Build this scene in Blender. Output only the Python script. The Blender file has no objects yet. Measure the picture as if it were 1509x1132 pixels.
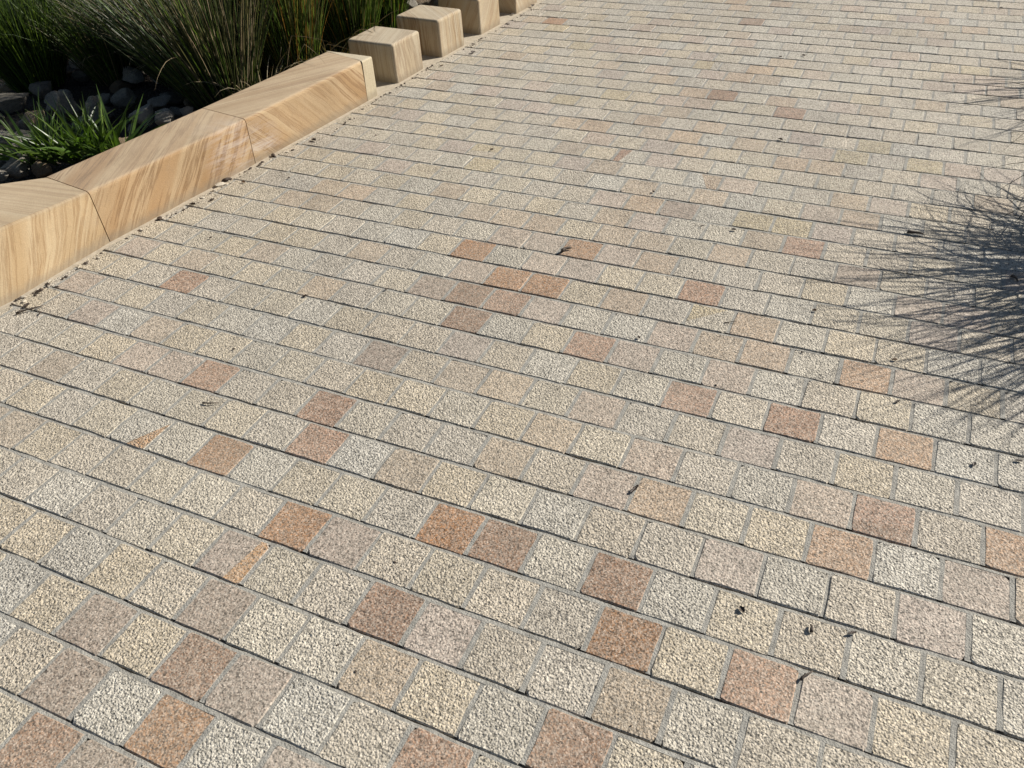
import bpy, bmesh, math, random
from mathutils import Vector, Matrix, noise
random.seed(7)
R = random.Random(11)
S = 0.12                       # metres per course of pavers; layout below is in courses (u right, v away, z up)
scene = bpy.context.scene
C = scene.collection

# ------------------------------------------------------------------ camera
F_PX, PITCH, ROLL, YAW, CAM_H = 1240.0, 0.6781462, -0.0656453, -0.4654106, 11.3861
fw = Vector((math.sin(YAW)*math.cos(PITCH), math.cos(YAW)*math.cos(PITCH), -math.sin(PITCH)))
rt = Vector((math.cos(YAW), -math.sin(YAW), 0)); up = rt.cross(fw)
r2 = math.cos(ROLL)*rt + math.sin(ROLL)*up
u2 = -math.sin(ROLL)*rt + math.cos(ROLL)*up
cam_d = bpy.data.cameras.new('camera'); cam = bpy.data.objects.new('camera', cam_d); C.objects.link(cam)
m = Matrix((r2, u2, -fw)).transposed().to_4x4(); m.translation = Vector((0, 0, CAM_H*S)); cam.matrix_world = m
cam_d.sensor_width = 36; cam_d.lens = F_PX/1509*36; cam_d.clip_start = 0.02; cam_d.clip_end = 2000
scene.camera = cam

# ------------------------------------------------------------------ sky, sun, exposure
SUN_EL = math.radians(34); SUN_AZ = math.radians(44)      # azimuth from +Y towards +X
w = bpy.data.worlds.new('World'); scene.world = w; w.use_nodes = True
nt = w.node_tree; bg = nt.nodes['Background']
sky = nt.nodes.new('ShaderNodeTexSky'); sky.sky_type = 'NISHITA'; sky.sun_disc = False
sky.sun_elevation = SUN_EL; sky.sun_rotation = SUN_AZ
nt.links.new(sky.outputs[0], bg.inputs[0]); bg.inputs[1].default_value = 0.05
sd = Vector((math.sin(SUN_AZ)*math.cos(SUN_EL), math.cos(SUN_AZ)*math.cos(SUN_EL), math.sin(SUN_EL)))
sl = bpy.data.lights.new('sun', 'SUN'); sl.energy = 5.0; sl.angle = math.radians(0.53); sl.color = (1.0, 0.95, 0.865)
so = bpy.data.objects.new('sun', sl); C.objects.link(so); so.rotation_euler = (-sd).to_track_quat('-Z', 'Y').to_euler()
so.location = (3, 6, 8)
vs = scene.view_settings; vs.view_transform = 'Standard'; vs.look = 'None'; vs.gamma = 1; vs.use_curve_mapping = False
vs.exposure = 0.55

# ------------------------------------------------------------------ helpers
def V(u, v, z=0.0): return Vector((u*S, v*S, z*S))
def tag(o, label=None, cat=None, group=None, kind=None):
    if label: o['label'] = label
    if cat: o['category'] = cat
    if group: o['group'] = group
    if kind: o['kind'] = kind
    return o
def link(name, me, mat=None, parent=None):
    o = bpy.data.objects.new(name, me); C.objects.link(o)
    if mat is not None: me.materials.append(mat)
    if parent is not None: o.parent = parent
    return o
def mesh(name, verts, faces, smooth=False):
    me = bpy.data.meshes.new(name); me.from_pydata(verts, [], faces); me.update()
    if smooth: me.polygons.foreach_set('use_smooth', [True]*len(me.polygons))
    return me
def empty(name, loc):
    o = bpy.data.objects.new(name, None); C.objects.link(o); o.location = loc; o.empty_display_size = 0.05
    return o
def lin(r, g, b):
    f = lambda c: (c/255/12.92) if c <= 10 else ((c/255+0.055)/1.055)**2.4
    return (f(r), f(g), f(b))
def ground_to_px(u, v, z=0):
    d = Vector((u, v, z-CAM_H)); q = d.dot(fw)
    if q < 0.1: return (-9999, -9999)
    return (754.5+F_PX*d.dot(r2)/q, 566-F_PX*d.dot(u2)/q)

# ------------------------------------------------------------------ materials
class NB:
    def __init__(s, name):
        s.m = bpy.data.materials.new(name); s.m.use_nodes = True; s.t = s.m.node_tree; s.n = s.t.nodes
        s.p = s.n['Principled BSDF']; s.out = s.n['Material Output']
    def add(s, ty, **kw):
        nd = s.n.new(ty)
        for k, v in kw.items(): setattr(nd, k, v)
        return nd
    def set(s, sock, v):
        if hasattr(v, 'outputs'): v = v.outputs[0]
        if hasattr(v, 'is_output'): s.t.links.new(v, sock)
        else: sock.default_value = v
    def noise(s, vec, scale, detail=4, rough=0.55, dist=0.0):
        nd = s.add('ShaderNodeTexNoise'); s.set(nd.inputs['Vector'], vec); nd.inputs['Scale'].default_value = scale
        nd.inputs['Detail'].default_value = detail; nd.inputs['Roughness'].default_value = rough; nd.inputs['Distortion'].default_value = dist
        return nd
    def voro(s, vec, scale, feature='F1'):
        nd = s.add('ShaderNodeTexVoronoi', feature=feature); s.set(nd.inputs['Vector'], vec); nd.inputs['Scale'].default_value = scale
        return nd
    def ramp(s, fac, stops):
        nd = s.add('ShaderNodeValToRGB'); s.set(nd.inputs[0], fac)
        el = nd.color_ramp.elements
        while len(el) < len(stops): el.new(0.5)
        for e, (p, c) in zip(el, stops):
            e.position = p; e.color = (c, c, c, 1) if not hasattr(c, '__len__') else (*c[:3], 1)
        return nd
    def mix(s, fac, a, b, mode='MIX'):
        nd = s.add('ShaderNodeMix', data_type='RGBA', blend_type=mode); nd.clamp_factor = True
        s.set(nd.inputs[0], fac)
        for sock, v in ((nd.inputs[6], a), (nd.inputs[7], b)):
            if isinstance(v, tuple): v = (*v[:3], 1)
            s.set(sock, v)
        return nd.outputs[2]
    def math(s, op, a, b=0.0, c=0.0):
        nd = s.add('ShaderNodeMath', operation=op)
        for i, v in enumerate((a, b, c)): s.set(nd.inputs[i], v)
        return nd.outputs[0]
    def bump(s, h, dist, strength=1.0, normal=None):
        nd = s.add('ShaderNodeBump'); nd.inputs['Distance'].default_value = dist; s.set(nd.inputs['Strength'], strength)
        s.set(nd.inputs['Height'], h)
        if normal is not None: s.set(nd.inputs['Normal'], normal)
        return nd.outputs[0]
    def obj(s): return s.add('ShaderNodeTexCoord').outputs['Object']
    def pos(s): return s.add('ShaderNodeNewGeometry').outputs['Position']

def make_granite():
    b = NB('granite'); pos = b.pos()
    at = b.add('ShaderNodeAttribute', attribute_name='stone')
    col, rough = at.outputs['Color'], at.outputs['Alpha']       # alpha: 0 flamed smooth face, 1 coarse hammered face
    v1 = b.voro(pos, 330); sep = b.add('ShaderNodeSeparateColor'); b.set(sep.inputs[0], v1.outputs['Color'])
    # grain to grain: feldspar, quartz and a few dark mica grains
    c1 = b.mix(b.math('MULTIPLY', sep.outputs[1], 0.55), col, (0.40, 0.365, 0.31))
    g1 = b.ramp(sep.outputs[0], [(0.0, 0.26), (0.13, 0.5), (0.28, 0.92), (0.7, 1.12), (1.0, 1.5)])
    c2 = b.mix(1.0, c1, g1.outputs[0], 'MULTIPLY')
    n2 = b.noise(pos, 75, 3, 0.65)
    c2 = b.mix(1.0, c2, b.ramp(n2.outputs[0], [(0.3, 0.68), (0.5, 1.0), (0.72, 1.2)]).outputs[0], 'MULTIPLY')
    # cloudy staining and broad dust film
    n3 = b.noise(pos, 11, 4, 0.65); cl = b.ramp(n3.outputs[0], [(0.28, 0.84), (0.52, 1.0), (0.8, 1.1)])
    c3 = b.mix(1.0, c2, cl.outputs[0], 'MULTIPLY')
    n4 = b.noise(pos, 1.7, 3, 0.6); d4 = b.ramp(n4.outputs[0], [(0.42, 0.05), (0.75, 0.3)])
    c4 = b.mix(d4.outputs[0], c3, (0.40, 0.36, 0.28))
    n5 = b.noise(pos, 0.9, 4, 0.7); c4 = b.mix(1.0, c4, b.ramp(n5.outputs[0], [(0.3, 0.88), (0.6, 1.05)]).outputs[0], 'MULTIPLY')
    b.set(b.p.inputs['Base Color'], c4); b.p.inputs['Roughness'].default_value = 0.7
    b.p.inputs['Specular IOR Level'].default_value = 0.35
    hn = b.noise(pos, 165, 2, 0.65); hv = b.voro(pos, 205)
    h = b.math('ADD', hn.outputs[0], b.math('MULTIPLY', hv.outputs['Distance'], -0.6))
    st = b.math('MULTIPLY_ADD', rough, 0.6, 0.36)
    b.set(b.p.inputs['Normal'], b.bump(h, 0.0040, st))
    return b.m
def make_mortar():
    b = NB('joint_mortar'); pos = b.pos()
    n = b.noise(pos, 40, 5, 0.6); r = b.ramp(n.outputs[0], [(0.3, (0.21, 0.20, 0.175)), (0.7, (0.35, 0.335, 0.295))])
    n2 = b.noise(pos, 500, 2); c = b.mix(0.5, r.outputs[0], n2.outputs[0], 'OVERLAY')
    b.set(b.p.inputs['Base Color'], c); b.p.inputs['Roughness'].default_value = 0.9
    b.set(b.p.inputs['Normal'], b.bump(b.noise(pos, 260, 4).outputs[0], 0.004, 0.9)); return b.m
def make_sandstone(name, nrm, base, band, dark, scale=24.0, amount=1.0, seed=0.0, scuff=None):
    """sawn sandstone with its bedding planes at right angles to nrm"""
    b = NB(name); o = b.obj(); nv = Vector(nrm).normalized()
    wob = b.noise(o, 5.0, 2, 0.5)
    dt = b.add('ShaderNodeVectorMath', operation='DOT_PRODUCT'); b.set(dt.inputs[0], o); dt.inputs[1].default_value = nv
    t = b.math('ADD', dt.outputs['Value'], b.math('MULTIPLY', b.math('SUBTRACT', wob.outputs[0], 0.5), 0.016))
    fl = b.add('ShaderNodeVectorMath', operation='SCALE'); b.set(fl.inputs[0], o); fl.inputs['Scale'].default_value = 0.7
    cx = b.add('ShaderNodeCombineXYZ'); b.set(cx.inputs[0], b.math('MULTIPLY_ADD', t, scale, seed)); cx.inputs[1].default_value = seed
    ad = b.add('ShaderNodeVectorMath', operation='ADD'); b.set(ad.inputs[0], cx.outputs[0]); b.set(ad.inputs[1], fl.outputs[0])
    n1 = b.noise(ad.outputs[0], 1.0, 3, 0.6); n2 = b.noise(ad.outputs[0], 3.6, 4, 0.65); n0 = b.noise(ad.outputs[0], 0.28, 2, 0.5)
    f1 = b.ramp(n1.outputs[0], [(0.40, 0.0), (0.55, 0.8*amount), (0.7, 1.0*amount)])
    f2 = b.ramp(n2.outputs[0], [(0.49, 0.0), (0.56, 1.0*amount), (0.64, 0.1)])
    f0 = b.ramp(n0.outputs[0], [(0.36, 0.38), (0.58, 1.0)])
    c = b.mix(b.math('MULTIPLY', f1.outputs[0], f0.outputs[0]), base, band)
    c = b.mix(b.math('MULTIPLY', f2.outputs[0], f0.outputs[0]), c, dark)
    big = b.noise(o, 3.0, 4, 0.6); c = b.mix(1.0, c, b.ramp(big.outputs[0], [(0.3, 0.82), (0.7, 1.08)]).outputs[0], 'MULTIPLY')
    fine = b.noise(o, 520, 2, 0.7); c = b.mix(1.0, c, b.ramp(fine.outputs[0], [(0.3, 0.80), (0.7, 1.14)]).outputs[0], 'MULTIPLY')
    pit = b.noise(o, 45, 4, 0.7); c = b.mix(b.ramp(pit.outputs[0], [(0.66, 0.0), (0.8, 0.4)]).outputs[0], c, (0.22, 0.15, 0.085))
    if scuff is not None:                      # pale lime scuffs left on the face
        sm = b.add('ShaderNodeMapping'); b.set(sm.inputs['Vector'], o); sm.inputs['Rotation'].default_value = (0.55, 0, 0); sm.inputs['Scale'].default_value = (1, 4, 26)
        sn = b.noise(sm.outputs[0], 1.7, 6, 0.75, 0.4)
        ds = b.add('ShaderNodeVectorMath', operation='DISTANCE'); b.set(ds.inputs[0], o); ds.inputs[1].default_value = scuff[:3]
        fall = b.ramp(b.math('DIVIDE', ds.outputs['Value'], scuff[3]), [(0.3, 1.0), (1.0, 0.0)])
        c = b.mix(b.math('MULTIPLY', b.ramp(sn.outputs[0], [(0.44, 0.0), (0.62, 0.55)]).outputs[0], fall.outputs[0]), c, (0.50, 0.44, 0.395))
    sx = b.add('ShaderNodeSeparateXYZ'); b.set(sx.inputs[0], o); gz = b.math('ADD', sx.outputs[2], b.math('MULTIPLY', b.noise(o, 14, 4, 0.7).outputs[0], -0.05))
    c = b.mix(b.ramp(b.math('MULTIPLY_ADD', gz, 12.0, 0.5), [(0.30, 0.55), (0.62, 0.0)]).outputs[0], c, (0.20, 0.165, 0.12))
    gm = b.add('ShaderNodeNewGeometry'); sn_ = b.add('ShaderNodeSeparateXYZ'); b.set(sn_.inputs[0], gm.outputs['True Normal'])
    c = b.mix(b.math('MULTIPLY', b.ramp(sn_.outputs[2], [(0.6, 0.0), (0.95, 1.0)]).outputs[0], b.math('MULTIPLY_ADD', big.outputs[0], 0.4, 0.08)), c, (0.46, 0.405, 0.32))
    stn = b.noise(o, 7, 6, 0.7, 0.5); c = b.mix(b.ramp(stn.outputs[0], [(0.56, 0.0), (0.75, 0.3)]).outputs[0], c, (0.26, 0.20, 0.14))
    b.set(b.p.inputs['Base Color'], c); b.p.inputs['Roughness'].default_value = 0.85; b.p.inputs['Specular IOR Level'].default_value = 0.3
    hh = b.math('ADD', fine.outputs[0], b.math('MULTIPLY', pit.outputs[0], 1.2))
    b.set(b.p.inputs['Normal'], b.bump(hh, 0.0014, 0.6)); return b.m
def make_rock(name, c_a, c_b, c_c):
    b = NB(name); o = b.obj(); 
    oi = b.add('ShaderNodeObjectInfo')
    of = b.add('ShaderNodeVectorMath', operation='ADD'); b.set(of.inputs[0], o)
    sc = b.add('ShaderNodeVectorMath', operation='SCALE'); b.set(sc.inputs[0], oi.outputs['Location']); sc.inputs['Scale'].default_value = 3.1; b.set(of.inputs[1], sc.outputs[0])
    n1 = b.noise(of.outputs[0], 9, 5, 0.65, 0.8); n2 = b.noise(of.outputs[0], 30, 5, 0.7)
    mp = b.add('ShaderNodeMapping'); b.set(mp.inputs['Vector'], of.outputs[0]); mp.inputs['Rotation'].default_value = (0.6, 0.4, 0); mp.inputs['Scale'].default_value = (6, 6, 60)
    n3 = b.noise(mp.outputs[0], 1.0, 4, 0.65, 0.6)
    c = b.mix(b.ramp(n1.outputs[0], [(0.38, 0), (0.62, 1)]).outputs[0], c_a, c_b)
    c = b.mix(b.ramp(n3.outputs[0], [(0.50, 0), (0.62, 0.8)]).outputs[0], c, c_c)
    c = b.mix(b.ramp(n3.outputs[0], [(0.36, 0.75), (0.44, 0)]).outputs[0], c, (0.06, 0.052, 0.045))
    c = b.mix(b.ramp(n2.outputs[0], [(0.56, 0), (0.72, 0.75)]).outputs[0], c, (0.05, 0.042, 0.035))
    c = b.mix(1.0, c, b.math('MULTIPLY_ADD', oi.outputs['Random'], 0.5, 0.75), 'MULTIPLY')
    b.set(b.p.inputs['Base Color'], c); b.p.inputs['Roughness'].default_value = 0.7
    h = b.math('ADD', n2.outputs[0], b.math('MULTIPLY', n3.outputs[0], 0.9))
    b.set(b.p.inputs['Normal'], b.bump(h, 0.035, 1.0)); return b.m
def make_soil():
    b = NB('bed_soil'); pos = b.pos()
    n = b.noise(pos, 18, 6, 0.7); v = b.voro(pos, 60)
    c = b.mix(n.outputs[0], (0.02, 0.015, 0.011), (0.075, 0.058, 0.04))
    c = b.mix(b.ramp(v.outputs['Distance'], [(0.1, 0.5), (0.4, 0)]).outputs[0], c, (0.09, 0.075, 0.055))
    b.set(b.p.inputs['Base Color'], c); b.p.inputs['Roughness'].default_value = 0.95
    b.set(b.p.inputs['Normal'], b.bump(b.math('ADD', n.outputs[0], v.outputs['Distance']), 0.02, 1.0)); return b.m
def make_foliage(name, trans=0.3, rough=0.38):
    b = NB(name); at = b.add('ShaderNodeAttribute', attribute_name='leaf')
    n = b.noise(b.pos(), 35, 3); c = b.mix(1.0, at.outputs['Color'], b.ramp(n.outputs[0], [(0.3, 0.7), (0.7, 1.25)]).outputs[0], 'MULTIPLY')
    b.set(b.p.inputs['Base Color'], c); b.p.inputs['Roughness'].default_value = rough
    tr = b.add('ShaderNodeBsdfTranslucent'); b.set(tr.inputs['Color'], b.mix(1.0, c, (1.5, 1.7, 0.6), 'MULTIPLY'))
    mx = b.add('ShaderNodeMixShader'); mx.inputs[0].default_value = trans
    b.t.links.new(b.p.outputs[0], mx.inputs[1]); b.t.links.new(tr.outputs[0], mx.inputs[2]); b.t.links.new(mx.outputs[0], b.out.inputs[0])
    return b.m
def make_plain(name, ca, cb, scale, rough=0.8, bump=0.002):
    b = NB(name); o = b.obj(); n = b.noise(o, scale, 5, 0.65)
    b.set(b.p.inputs['Base Color'], b.mix(b.ramp(n.outputs[0], [(0.35, 0), (0.65, 1)]).outputs[0], ca, cb)); b.p.inputs['Roughness'].default_value = rough
    b.set(b.p.inputs['Normal'], b.bump(n.outputs[0], bump, 0.7)); return b.m

M_GRAN = make_granite(); M_MORT = make_mortar(); M_SOIL = make_soil()
M_ROCK = [make_rock('grey_rock', (0.34, 0.30, 0.235), (0.50, 0.45, 0.36), (0.66, 0.61, 0.51)),
          make_rock('brown_rock', (0.34, 0.25, 0.15), (0.44, 0.28, 0.13), (0.58, 0.48, 0.34)),
          make_rock('pale_rock', (0.56, 0.50, 0.41), (0.68, 0.62, 0.51), (0.75, 0.70, 0.60))]
M_RUSH = make_foliage('rush_stem', 0.22, 0.42); M_STRAP = make_foliage('strap_leaf', 0.3, 0.3)
M_LEAF = make_plain('dead_leaf', (0.022, 0.015, 0.011), (0.085, 0.055, 0.034), 60, 0.6)
M_BROWN = make_plain('brown_leaf', (0.09, 0.045, 0.018), (0.15, 0.085, 0.035), 70, 0.6)
M_TWIG = make_plain('dry_twig', (0.03, 0.022, 0.017), (0.10, 0.075, 0.055), 90, 0.8)
M_PALE = make_plain('pale_chip', (0.36, 0.31, 0.23), (0.55, 0.49, 0.40), 60, 0.8)
M_FOOT = make_plain('footing_concrete', (0.33, 0.28, 0.21), (0.45, 0.39, 0.30), 45, 0.9, 0.003)

# ------------------------------------------------------------------ ground and garden beds
def kerb_u(v):                 # front line of the kerb (its foot) as u for a given v
    pts = [(2, -20.5), (10.8, -20.02), (14.46, -19.83), (20.23, -19.12), (26.9, -18.45), (31.5, -18.10), (36.5, -17.72), (40.4, -17.46), (60, -15.9)]
    for (v0, a), (v1, b_) in zip(pts, pts[1:]):
        if v <= v1 or v1 == 60: return a+(b_-a)*(v-v0)/(v1-v0)
g = link('ground', mesh('ground', [V(-1500, -1500, -0.9), V(1500, -1500, -0.9), V(1500, 1500, -0.9), V(-1500, 1500, -0.9)], [(0, 1, 2, 3)]), M_SOIL); tag(g, kind='structure')
def sheet(name, u0, u1, v0, v1, nu, nv, zf, mat):
    vs_, fs = [], []
    for j in range(nv+1):
        for i in range(nu+1):
            u = u0+(u1-u0)*i/nu; v = v0+(v1-v0)*j/nv
            uu, vv, z = zf(u, v); vs_.append(V(uu, vv, z))
    for j in range(nv):
        for i in range(nu):
            k = j*(nu+1)+i; fs.append((k, k+1, k+nu+2, k+nu+1))
    return tag(link(name, mesh(name, vs_, fs, True), mat), kind='structure')
def zbed(t, v):                # t 0 at the kerb .. 1 far side
    u = kerb_u(v)-1.2-t*60
    return (u, v, -0.45+0.35*noise.noise(Vector((u*0.25, v*0.25, 3)))+0.12*noise.noise(Vector((u*0.9, v*0.9, 7)))+t*0.6)
sheet('planting_bed', 0, 1, -4, 75, 110, 110, zbed, M_SOIL)
sheet('planting_bed', 5.2, 45, -4, 75, 60, 80, lambda u, v: (u, v, 0.05+0.25*noise.noise(Vector((u*0.4, v*0.4, 9)))), M_SOIL)

# ------------------------------------------------------------------ paving
A = 1.04204; V0 = 3.0086
PH = [0.103, 0.751, 0.355, 0.937, 0.495, 0.029, 0.631, 0.184, 0.774, 0.336, 0.949, 0.474, 0.028, 0.633, 0.195, 0.846, 0.422, 0.012]
def phase(n):
    if 0 <= n < 18: return PH[n]
    return (0.103-0.447*n) % A if n < 0 else (0.012-0.447*(n-17)+0.03*math.sin(n*2.3)) % A
def unproj(x, y):
    d = (x-754.5)/F_PX*r2-(y-566)/F_PX*u2+fw; t = -CAM_H/d.z
    return d.x*t, d.y*t
def cell(x, y):
    u, v = unproj(x, y); n = math.floor(v-V0); return n, math.floor((u-phase(n))/A)
# stone colours, seen paver by paver: window origin, zoom, then code and place of each odd stone
ALB = {'D': (169, 159, 143), 'Y': (172, 160, 139), 'W': (171, 164, 150), 'P': (160, 145, 131), 'T': (160, 144, 124), 'G': (138, 123, 110),
       'B': (129, 99, 77), 'O': (138, 97, 61), 'R': (145, 113, 91), 'L': (163, 142, 119), 'S': (153, 123, 96), 'X': (167, 152, 122), 'Z': (156, 117, 76)}
ROUGH = {'D': .9, 'Y': .9, 'W': 1, 'P': 0.35, 'T': 0.5, 'G': 0.15, 'B': 0.12, 'O': 0.12, 'R': 0.2, 'L': 0.35, 'S': 0.25, 'X': 0.8}
SEEN = [
 (0, 850, 3.971, 'W110,80 Y310,180 G560,280 Y840,410 B1130,550 G1380,640 D150,490 G370,640 W680,780 O1000,900 W1330,990 Y90,830 B250,960 G580,1060 Y640,60 D970,110 G1260,190 W1450,300'),
 (370, 850, 3.971, 'Y120,70 D480,140 B800,230 P1130,330 D1400,430 W150,320 W400,430 T740,570 Y1080,700 D1400,850 G100,680 W340,830 D680,920 R1100,1040 W80,1040 P250,1070 Y1130,80 D1430,140'),
 (740, 850, 3.971, 'D80,130 D340,250 O700,370 Y1090,500 P1400,640 B640,90 W1010,160 Y1340,270 D70,500 D370,600 T760,760 W1170,900 W80,890 B390,980 Y800,1040'),
 (1129, 850, 3.971, 'D180,120 D560,200 P980,310 W1350,430 D250,350 W680,560 Y1130,690 R60,680 P390,810 Y850,920 Y1300,1000 D150,990 P1240,120 W820,60 W1440,800'),
 (0, 600, 3.971, 'W830,120 W1050,200 O1290,290 W1390,370 Y250,220 D480,250 D700,330 Y940,430 W1190,520 Y1400,600 D200,440 W330,500 D590,600 W830,690 Y1090,800 G1330,880 Y130,650 Y230,790 W450,870 Y700,930 D960,1020 W100,980 Y330,1070'),
 (370, 600, 3.971, 'R420,60 R380,220 W650,290 T920,380 Y1190,450 D150,140 D700,90 D940,160 D1200,230 T1400,300 W130,370 Y330,440 Y600,520 D870,610 O1150,710 B1400,810 O270,690 G550,790 D850,890 Y1150,970 D70,640 Y200,950 D530,1020 B830,1090'),
 (740, 600, 3.971, 'T280,160 Y570,240 P860,320 D1190,400 T540,30 D850,100 D1130,160 P1400,220 D300,390 P610,460 L930,560 Y1270,660 Y80,560 W320,640 D640,740 D980,830 P1330,920 W320,930 B670,1000 W1040,1060 R1060,30'),
 (1129, 600, 3.971, 'R160,110 D470,170 S810,250 W1150,320 W1430,390 D240,320 Y580,410 W950,490 D1310,580 P320,570 R700,680 D1080,780 S1400,860 W90,490 Y140,760 S440,860 W840,930 P1240,1010 W180,1040 W1000,110 W1350,170'),
 (0, 380, 4.716, 'R1270,160 R1390,810 W230,490 W870,430 Y460,540'),
 (300, 380, 4.716, 'R860,1030 G1250,690 W1320,330 W400,690 Y720,580 Y140,640 D1000,620 D280,900 D580,960 W1200,1080 W470,500 W230,440 Y630,740 D920,820 Y1190,900'),
 (600, 380, 4.716, 'O680,160 B950,210 P440,110 O400,20 B430,270 R690,320 G180,210 P950,370 Y1240,270 L1430,310 B410,440 W690,500 P400,620 R1260,620 Y980,560 T380,830 T690,900 Y1000,980 P1300,1020 W990,760 Y1290,840 D700,690 D170,760 Y1400,150 P930,80 P1200,110 Y130,990 W370,1030'),
 (900, 380, 4.716, 'L310,60 D580,90 R630,260 D380,370 W690,430 L1010,480 D940,310 W1260,360 L1070,680 P800,830 R520,1000 Y330,190 D870,140 D1180,180 W1330,530 P170,690'),
 (1189, 380, 4.716, 'S430,830 P790,350 P1140,400 P910,540 Y220,430 P790,900 Y1190,980 P350,110 Y150,240 W460,310 Y880,60'),
 (200, 200, 4.716, 'P1450,390 P70,800'),
 (500, 200, 4.716, 'O920,810 O1160,990 O1380,1050 L90,390 X980,210 B910,1080 T1180,580 L1400,620 P1190,700 P1390,740 W950,680 P900,940 G680,1050 P1330,920 W1110,840'),
 (800, 200, 4.716, 'O230,810 T490,700 L660,490 T160,100 W620,150 W1050,320 P1330,340 L780,880 L1290,830 T1130,430 X1390,600 W1190,550 R1130,1070 T650,360 P700,610 G920,540 P520,880 P790,180 T1010,110 Y1450,160 P420,50 P250,930 T460,560'),
 (1100, 200, 4.716, 'X330,620 R400,760 L810,570 P540,540 L310,200 Y80,160 X910,70 X730,130 X1260,210 P1440,230 T570,220 P480,120 T720,450 P1000,490 P600,640 Y280,520 T130,730 P770,970'),
 (480, 60, 6.2875, 'Y830,390 Y1230,180'),
 (700, 60, 6.2875, 'X1280,490 X810,550 L1090,800 T870,760 T850,1020 X960,50 Y90,370 P1160,50 P320,630 P570,410'),
 (920, 60, 6.2875, 'B900,480 L640,460 L1090,310 L1290,240 T460,650 L210,740 L800,790 L560,890 T630,1030 Y1280,620 T280,870 Y80,960 P300,1010 P1440,530 P820,290 P60,70 P710,570 Y980,590 T1330,340'),
 (1140, 60, 6.2875, 'R160,650 L110,540 P420,280 X960,960 X720,1050 Y880,510 Y1440,760 T1430,570 P680,600 L180,1100'),
 (740, 0, 9.43, 'O730,280 X700,380 Y960,390'),
 (1000, 0, 9.43, 'L880,60 L960,150 B1050,260 L1400,20 P1390,380 L880,1040 L1170,920 P150,520 P300,750'),
 (1309, 0, 7.545, 'L840,350 L420,240 P450,500 X1040,750 P560,910 T1380,150 P890,920')]
CODE = {}
for ox, oy, sc, txt in SEEN:
    for it in txt.split():
        x, y = it[1:].split(','); CODE[cell(ox+float(x)/sc, oy+float(y)/sc)] = it[0]
# two-toned stones: place in the picture, second colour, cut line through the stone (fractions), keeping the side to its left
SPLIT = {}
for x, y, code, p, q in ((209, 630, 'Z', (0.45, -0.1), (1.1, 1.1)), (335, 821, 'Z', (0.62, -0.1), (0.8, 1.1)), (1049, 469, 'X', (0.95, 1.1), (-0.1, 0.05)), (1045, 266, 'L', (0.75, -0.1), (0.28, 1.1)),
                         (904, 233, 'R', (0.42, 1.1), (0.20, -0.1)), (715, 223, 'X', (1.1, 0.5), (-0.1, 0.35)), (1311, 782, 'B', (-0.1, 0.25), (1.1, 0.5)), (1049, 92, 'X', (0.7, 1.1), (0.75, -0.1))):
    SPLIT[cell(x, y)] = (code, p, q)

def clip(poly, nx, ny, d):     # keep nx*u+ny*v >= d
    out = []
    for (a, b_) in zip(poly, poly[1:]+poly[:1]):
        da, db = nx*a[0]+ny*a[1]-d, nx*b_[0]+ny*b_[1]-d
        if da >= 0: out.append(a)
        if da*db < 0: t = da/(da-db); out.append((a[0]+(b_[0]-a[0])*t, a[1]+(b_[1]-a[1])*t))
    return out
def paver_geo(poly, lift, tilt, rr):
    """rounded, slightly irregular stone: rings of a convex outline (courses), top at z=lift"""
    cx = sum(p[0] for p in poly)/len(poly); cy = sum(p[1] for p in poly)/len(poly)
    ring = []
    k = len(poly)
    for i in range(k):
        a, b_, c = poly[i-1], poly[i], poly[(i+1) % k]
        for (o, t) in ((a, rr.choice((.02, .03, .05, .09))), (c, rr.choice((.02, .03, .05, .09)))):
            L = math.hypot(o[0]-b_[0], o[1]-b_[1]) or 1
            ring.append((b_[0]+(o[0]-b_[0])*min(0.3, t/L), b_[1]+(o[1]-b_[1])*min(0.3, t/L)))
        L = math.hypot(c[0]-b_[0], c[1]-b_[1])
        if L > 0.5: ring.append(((b_[0]+c[0])/2, (b_[1]+c[1])/2))
    ring = [(x+rr.uniform(-.010, .010), y+rr.uniform(-.010, .010)) for x, y in ring]
    n = len(ring); vs_ = []
    zt = lambda x, y: lift+tilt[0]*(x-cx)+tilt[1]*(y-cy)
    for (ins, dz) in ((0.0, -0.30), (0.0, -0.020), (0.022, 0.0)):
        for (x, y) in ring:
            L = math.hypot(x-cx, y-cy) or 1; f = 1-ins/L
            X, Y = cx+(x-cx)*f, cy+(y-cy)*f
            vs_.append((X, Y, zt(X, Y)+dz if dz > -0.2 else -0.2))
    fs = []
    for r_ in range(2):
        for i in range(n):
            j = (i+1) % n; fs.append((r_*n+i, r_*n+j, (r_+1)*n+j, (r_+1)*n+i))
    return vs_, fs, list(range(2*n, 3*n))
def vary(code, rr, u, v):
    r, g_, b_ = lin(*ALB[code]); k = rr.uniform(0.9, 1.1); h = rr.uniform(-0.03, 0.03)
    return (r*k*(1+h), g_*k, b_*k*(1-h*1.6), ROUGH[code])
pavers, joints = [], []
ROW_MIN, ROW_MAX = -3, 47
JR, JP = 0.060, 0.048          # joint widths between courses and between stones
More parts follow.
